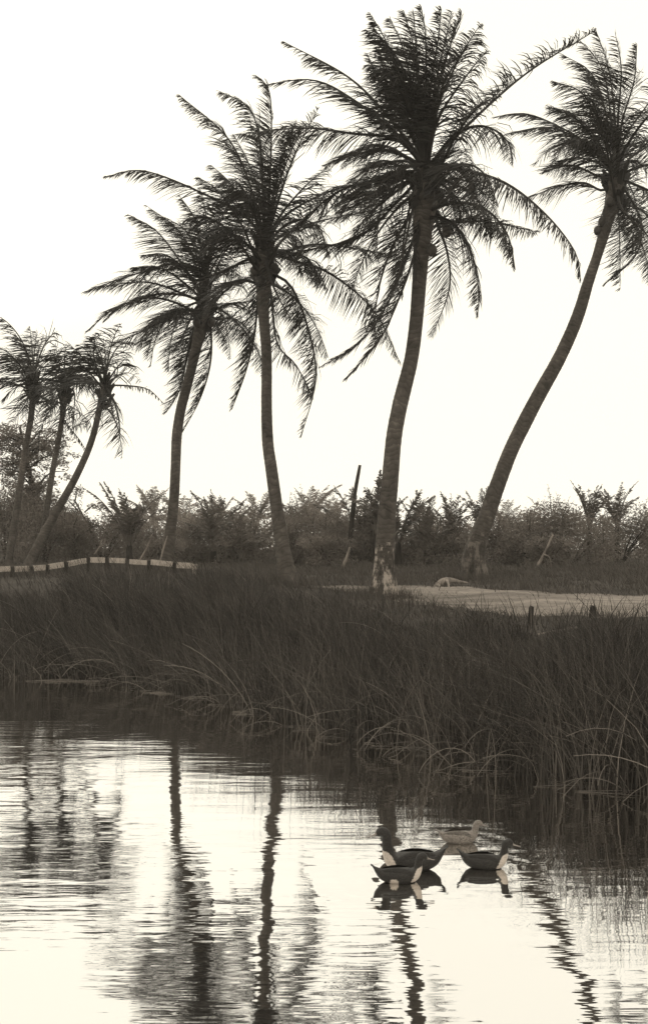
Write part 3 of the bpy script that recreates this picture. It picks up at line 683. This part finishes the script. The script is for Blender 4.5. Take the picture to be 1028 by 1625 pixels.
# ---------------------------------------------------------------- reeds and grass
REED = tone_mat('reed', .006, .15, .7, .05, .6)
GRASS = tone_mat('field_grass_blade', .04, .15, .8, .15, .5)
STALK = tone_mat('dry_stalk', .07, .27, .7, 0, 2)
rs = np.random.RandomState(5)
ENVU = [-200, 0, 60, 160, 330, 430, 520, 600, 700, 830, 985, 1250]; ENVV = [925, 922, 920, 912, 905, 918, 945, 962, 972, 984, 972, 985]
def scatter(n, smin, smax, power, half=.5):
    Yc = np.zeros(0); Xc = np.zeros(0); out_ = []
    x = rs.uniform(-15, 14, n*2); s = smin+(smax-smin)*rs.uniform(0, 1, n*2)**power
    y = shore(x)+s; ok = np.abs(x) < half*y+.3
    return x[ok], y[ok], s[ok]
def reeds(name, n, smin, smax, power, hlo, hhi, wlo, whi, leanamp, label, mat, cull=None, tone=(.0, 1.0)):
    x, y, s = scatter(n, smin, smax, power)
    cl = np.sin(x*2.3+np.sin(y*1.7)*1.5)+np.sin(y*2.9+x*.8)+.6*np.sin(x*5.1-y*4.2)      # clumps
    keep = rs.uniform(-1.6, 2.2, len(x)) < cl+1.6; x, y, s, cl = x[keep], y[keep], s[keep], cl[keep]
    z = ground_z(x, y); u = UC+F*x/y
    env = np.interp(u, ENVU, ENVV)+10+rs.normal(0, 5, len(x))-rs.exponential(16, len(x))*(rs.uniform(0, 1, len(x)) < .22)+10*np.sin(u*.031)+5*np.sin(u*.09)
    zmax = HC-(env-YH)/F*y
    h = rs.uniform(hlo, hhi, len(x))*(1+.12*cl)
    h = h*(1+.6*sm((x-2.4)/1.6)*(s < 4))
    h = np.minimum(h, zmax-np.maximum(z, 0)); ok = h > .18
    if cull is not None: ok &= cull(x, y)
    x, y, s, z, h = x[ok], y[ok], s[ok], z[ok], h[ok]
    z = np.maximum(z, -.35)
    field = .55*np.sin(x*1.1+.4*y)+.35*np.sin(x*2.7+y*1.9)
    lx = (-.20*np.clip(1-x/5, .2, 1.6)+.25*field+rs.normal(0, .34, len(x))+(rs.uniform(0, 1, len(x)) < .15)*rs.normal(0, .9, len(x)))*h*leanamp
    ly = (-.22*np.exp(-np.maximum(s, 0)/2)+rs.normal(0, .25, len(x)))*h*leanamp
    tone_ = np.clip(rs.beta(1.1, 3.4, len(x))*(tone[1]-tone[0])+tone[0]+.10*np.sin(x*3+y*2)+.10*np.sin(x*1.1-y*1.9+1), 0, 1)
    tone_[rs.uniform(0, 1, len(x)) < .05] = 1
    o = fast_blades(name, np.stack([x, y, z-.03], 1), h, np.stack([lx, ly], 1), rs.uniform(wlo, whi, len(x)), tone_, mat)
    return tag(o, label, 'reeds' if True else 'grass', kind='stuff')
pass
offroad = lambda x, y: (x < -1.2) | (y < np.interp(x, RX, RNEAR)+.5) | (y > np.interp(x, RX, RFAR)-.3)
reeds('reed_bed', 54000, -.35, 9.8, .85, .9, 1.75, .010, .024, 1.0, 'dense dark reed bed covering the bank down to the water', REED, offroad)
reeds('pale_reeds', 4200, -.5, 9.0, .8, .7, 1.7, .010, .018, 1.7, 'scattered pale dry reeds crossing through the dark reed bed', STALK, offroad, (.25, 1.0))
x = rs.uniform(-19, 19, 95000); y = rs.uniform(22.5, 50, 95000); ok = (offroad(x, y) | ((rs.uniform(0, 1, len(x)) < .05) & (np.sin(x*2.3+y*3.1) > .2))) & (np.abs(x) < .5*y) & (y-shore(x) > 8) & ~((np.hypot(x-4.2, y-33) < .7))
x, y = x[ok], y[ok]; h = rs.uniform(.12, .34, len(x))*(1+.5*np.sin(x*1.7+y)*np.sin(y*.9))
near = (y < np.interp(x, RX, RNEAR)); h = np.where(near, h*.8, h)
o = fast_blades('field_grass', np.stack([x, y, ground_z(x, y)-.02], 1), h, rs.normal(0, .12, (len(x), 2))-[.06, 0], rs.uniform(.014, .03, len(x)), np.clip(rs.beta(2, 3, len(x)), 0, 1), GRASS, nseg=3)
tag(o, 'rough dry grass of the field between road and thicket', 'grass', kind='stuff')

reeds('tall_reeds', 1900, -.4, 2.2, .9, 1.3, 2.1, .009, .015, .45, 'tall thin upright reeds standing along the waterline', REED, offroad)
# long bent stalks over the water
rng = random.Random(9); mb = MB()
for i in range(300):
    x = rng.uniform(-7.5, 5.2); sh_ = float(shore(x)); s0 = rng.uniform(-.25, 1.6)*(1 if rng.random() < .75 else 2.2); y = sh_+s0
    z0 = max(0, float(ground_z(x, y))); L_ = rng.uniform(.7, 1.9); dirx = rng.choice((-1, -1, -1, 1))*rng.uniform(.3, 1); dy_ = -rng.uniform(.0, .7)
    d = Vector((dirx, dy_, 0)).normalized(); el = rng.uniform(.35, 1.35); pts = [Vector((x, y, z0))]; ee = el; n = 9
    dr = rng.uniform(.3, 2.4)
    for k in range(n):
        pts.append(pts[-1]+(d*math.cos(ee)+Vector((0, 0, math.sin(ee))))*L_/n); ee -= dr/n
        if pts[-1].z < .01 and k > 2: pts[-1].z = .01; break
    mb.tube(pts, np.linspace(.007, .003, len(pts)), 4, rng.random()**1.5, caps=False)
for i in range(46):                                           # stalks lying on the water
    x = rng.uniform(-6.5, 4.8); sh_ = float(shore(x)); y = sh_-rng.uniform(.15, .9); a = rng.gauss(0, .25); l_ = rng.uniform(.3, 1.1)
    p = Vector((x, y, .008)); q = p+Vector((math.cos(a)*l_, math.sin(a)*l_, 0)); m_ = p.lerp(q, .5)+Vector((0, rng.uniform(-.06, .06), .01))
    mb.tube([p, m_, q], [.004, .004, .003], 4, rng.uniform(.1, .7), caps=False)
tag(mb.build('bent_reeds', STALK), 'pale bent reed stalks arching over and lying on the water', 'reeds', kind='stuff')
# weeds round trunk bases hide the joint with the ground
rng = random.Random(19); pts = []; hh = []
for (u, Y, r_) in ((461, 33, .55), (606, 29.2, .65), (752, 36, .9), (263, 40, .5)):
    cx = (u-UC)/F*Y
    for i in range(900):
        a = rng.uniform(0, 6.28); q = r_*(.55+abs(rng.gauss(0, .5))); x = cx+math.cos(a)*q; y = Y+math.sin(a)*q
        pts.append((x, y, float(ground_z(x, y))-.02)); hh.append(rng.uniform(.1, .4))
pts = np.array(pts); hh = np.array(hh)
o = fast_blades('trunk_grass', pts, hh, rs.normal(0, .1, (len(pts), 2)), rs.uniform(.01, .02, len(pts)), rs.beta(2, 3, len(pts)), GRASS, nseg=3)
tag(o, 'tufts of grass crowding the feet of the big palms', 'grass', kind='stuff')

# ---------------------------------------------------------------- ducks
def feather_mat(name, lo, hi, rough=.55):
    t = NT(name, rough, .3); v = t.coords((1, 1.5, 1.5))
    t.l(t.ramp(t.noise(v, 55, 4), [(.35, lo), (.68, hi)]), t.p.inputs['Base Color']); t.bump(t.noise(v, 70, 3), .006); return t.m
def body_mat():
    t = NT('duck_plumage', .55, .3); v = t.coords((1, 1.5, 1.5)); n = t.noise(v, 55, 4)
    a = t.ramp(n, [(.35, .012), (.68, .035)]); b = t.ramp(n, [(.35, .42), (.68, .62)])
    k = t.math('ADD', t.attr('tone').outputs['Fac'], t.math('MULTIPLY', t.math('SUBTRACT', t.noise(v, 38, 3), .5), .9))
    mr = t.n('ShaderNodeMapRange'); mr.inputs['From Min'].default_value = .4; mr.inputs['From Max'].default_value = .62; t.l(k, mr.inputs['Value'])
    m = t.n('ShaderNodeMix'); m.data_type = 'RGBA'; t.l(mr.outputs[0], m.inputs[0]); t.l(a, m.inputs[6]); t.l(b, m.inputs[7]); t.l(m.outputs[2], t.p.inputs['Base Color'])
    t.bump(t.noise(v, 70, 3), .006); return t.m
DKB = body_mat()
DK = feather_mat('dark_plumage', .012, .03); WH = feather_mat('white_plumage', .55, .75); BR = feather_mat('brown_plumage', .08, .30); BL = feather_mat('bill_horn', .2, .32); MID_ = feather_mat('dark_brown_plumage', .05, .18)
t = NT('eye', .1, .8); t.p.inputs['Base Color'].default_value = sep(.01); EYE = t.m
PROF = [(-.300, .150, .006, .030), (-.275, .135, .018, .042), (-.24, .112, .038, .060), (-.19, .090, .062, .082), (-.12, .076, .080, .104), (-.03, .066, .092, .118), (.05, .064, .094, .118),
        (.12, .074, .086, .106), (.165, .096, .070, .084), (.195, .130, .052, .060), (.208, .162, .044, .047), (.214, .190, .041, .042), (.220, .216, .044, .042), (.236, .240, .049, .044), (.262, .250, .046, .041), (.286, .243, .032, .030), (.304, .234, .019, .020), (.312, .231, .011, .013)]
def duck(label, u, v, hd, sc_, dark, tail_up=.0, neckz=0.0, patch=True):
    p = on_water(u, v)
    e = empty('duck', (p.x, p.y, -.004), label, 'duck', 'ducks swimming on the pond', R(hd), sc_)
    prof = [(x, z+max(0, (-x-.18))*tail_up+min(.085, max(0, z-.12))*neckz*(1 if x > 0 else 0)+(-.004 if x > .28 else 0), a, b) for x, z, a, b in PROF]
    n = 60; keys = np.linspace(0, 1, len(prof)); pa = np.array(prof); tt = np.linspace(0, 1, n)
    C4 = catmull([Vector((q[0], q[1], 0)) for q in prof], n)
    seg = np.concatenate([[0], np.cumsum(np.linalg.norm(np.diff(pa[:, :2], axis=0), axis=1))]); seg /= seg[-1]
    ha = np.interp(tt, seg, pa[:, 2]); wa = np.interp(tt, seg, pa[:, 3])
    mb = MB(); vs = []; fs = []; K = 20
    for i in range(n):
        c_ = Vector((C4[i].x, 0, C4[i].y)); a_ = C4[min(i+1, n-1)]-C4[max(i-1, 0)]; T = Vector((a_.x, 0, a_.y)).normalized(); N = Vector((-T.z, 0, T.x))
        for k in range(K):
            th = 2*math.pi*k/K; vs.append(c_+N*math.sin(th)*ha[i]+Vector((0, 1, 0))*math.cos(th)*wa[i])
    fs = [(i*K+k, i*K+(k+1) % K, (i+1)*K+(k+1) % K, (i+1)*K+k) for i in range(n-1) for k in range(K)]+[tuple(range(K))[::-1], tuple((n-1)*K+k for k in range(K))]
    def white(c_):
        if not dark: return 0
        a_ = min(1, max(0, (c_.x-(.085+.62*(c_.z-.03)))/.05))*min(1, max(0, (.20-c_.z)/.05))*min(1, max(0, (c_.z+.0)/.03))
        b_ = min(1, max(0, 1.4-abs(c_.x+.075)/.05))*min(1, max(0, (.075-c_.z)/.03)) if patch else 0
        return max(a_, b_)
    mb.add(vs, fs, [white(c_) for c_ in vs])
    for q, f_ in enumerate(fs):
        c_ = sum((vs[i] for i in f_), Vector())/len(f_); s_ = (q//K)/n
        m_ = 0
        if c_.x > .306: m_ = 2
        mb.mi[q] = m_
    mb.build('body', [DKB if dark else BR, WH, BL], e, smooth=True)
    bl = MB(); hx, hz = prof[-1][0], prof[-1][1]
    B_ = catmull([(hx-.01, 0, hz), (hx+.02, 0, hz-.006), (hx+.058, 0, hz-.016), (hx+.08, 0, hz-.017)], 8)
    K = 10; vs = []; 
    for i, c_ in enumerate(B_):
        wd_ = [.012, .012, .011, .011, .013, .014, .011, .003][i]; ht = [.013, .011, .008, .006, .005, .004, .0035, .002][i]
        for k in range(K): th = 2*math.pi*k/K; vs.append(c_+Vector((0, math.cos(th)*wd_, math.sin(th)*ht)))
    bl.add(vs, [(i*K+k, i*K+(k+1) % K, (i+1)*K+(k+1) % K, (i+1)*K+k) for i in range(7) for k in range(K)]+[tuple(70+k for k in range(K))]); bl.build('bill', BL, e, smooth=True)
    for sd_ in (-1, 1):
        ey = MB(); c_ = Vector((hx-.045, sd_*.0285, hz+.014)); zz = [-1, -.6, 0, .6, 1]
        ey.tube([c_+Vector((0, 0, z_*.006)) for z_ in zz], [max(.0005, .006*math.sqrt(1-z_*z_)) for z_ in zz], 8, .5); ey.build('eye', EYE, e, smooth=True)
        wg = MB(); vs = []; nu, nv = 14, 9
        for i in range(nu):                      # folded wing: a thick curved shell over the flank
            t_ = i/(nu-1); x = .125-t_*.36
            wz = .115+.012*math.sin(t_*3.1)+t_*.03; half = .058*math.sin(math.pi*min(1, t_*.92+.08))**.6*(1-.55*t_)+.006
            yo = .107*(1-.62*t_**2.2)
            for k in range(nv):
                th = -math.pi/2+math.pi*k/(nv-1)
                vs.append(Vector((x, sd_*(yo*.80+.026*math.cos(th)*(1-.5*t_)-.45*half*(math.sin(th)*.5+.5)), wz+half*math.sin(th)-.014)))
        wg.add(vs, [(i*nv+k, i*nv+k+1, (i+1)*nv+k+1, (i+1)*nv+k) for i in range(nu-1) for k in range(nv-1)])
        wg.build('wing', DK if dark else MID_, e, smooth=True)
    tl = MB()                                     # tail feathers: a small fan of flat quills
    tx, tz = prof[1][0], prof[1][1]
    for k in range(7):
        a = (k-3)*.16; b = Vector((tx+.03, math.sin(a)*.02, tz-.004)); t2 = Vector((tx-.045*math.cos(a), math.sin(a)*.075, tz+.03+tail_up*.04)); s2 = Vector((0, .011, 0))
        tl.add([b-s2, b+s2, t2+s2, t2-s2+Vector((-.006, 0, 0)), b-s2-Vector((0, 0, .004)), b+s2-Vector((0, 0, .004)), t2+s2-Vector((0, 0, .003)), t2-s2-Vector((.006, 0, .003))],
               [(0, 1, 2, 3), (7, 6, 5, 4), (0, 3, 7, 4), (1, 5, 6, 2), (3, 2, 6, 7)])
    tl.build('tail', DK if dark else BR, e)
    return e
duck('dark duck with white breast facing right, front one of the crossing pair', *DUCKS[0], True, .25, .35)
duck('dark duck facing left with head raised, behind the front duck', *DUCKS[1], True, .3, 1.0, False)
duck('dark duck with white neck facing right, rightmost on the water', *DUCKS[2], True, .35, .5, False)
duck('pale brown duck facing right, farthest back on the water', *DUCKS[3], False, .2, 0, False)

# ---------------------------------------------------------------- haze
hz = MB(); hz.box((0, 60, 12.5), (376, 250, 28)); 
m = bpy.data.materials.new('haze_air'); m.use_nodes = True; n_ = m.node_tree; n_.nodes.clear()
o_ = n_.nodes.new('ShaderNodeOutputMaterial'); pv = n_.nodes.new('ShaderNodeVolumePrincipled')
pv.inputs['Color'].default_value = (1, .97, .9, 1); pv.inputs['Density'].default_value = .0006; pv.inputs['Anisotropy'].default_value = .3
n_.links.new(pv.outputs[0], o_.inputs['Volume'])
tag(hz.build('haze', m), 'thin pale haze over pond and field', 'haze', kind='stuff')
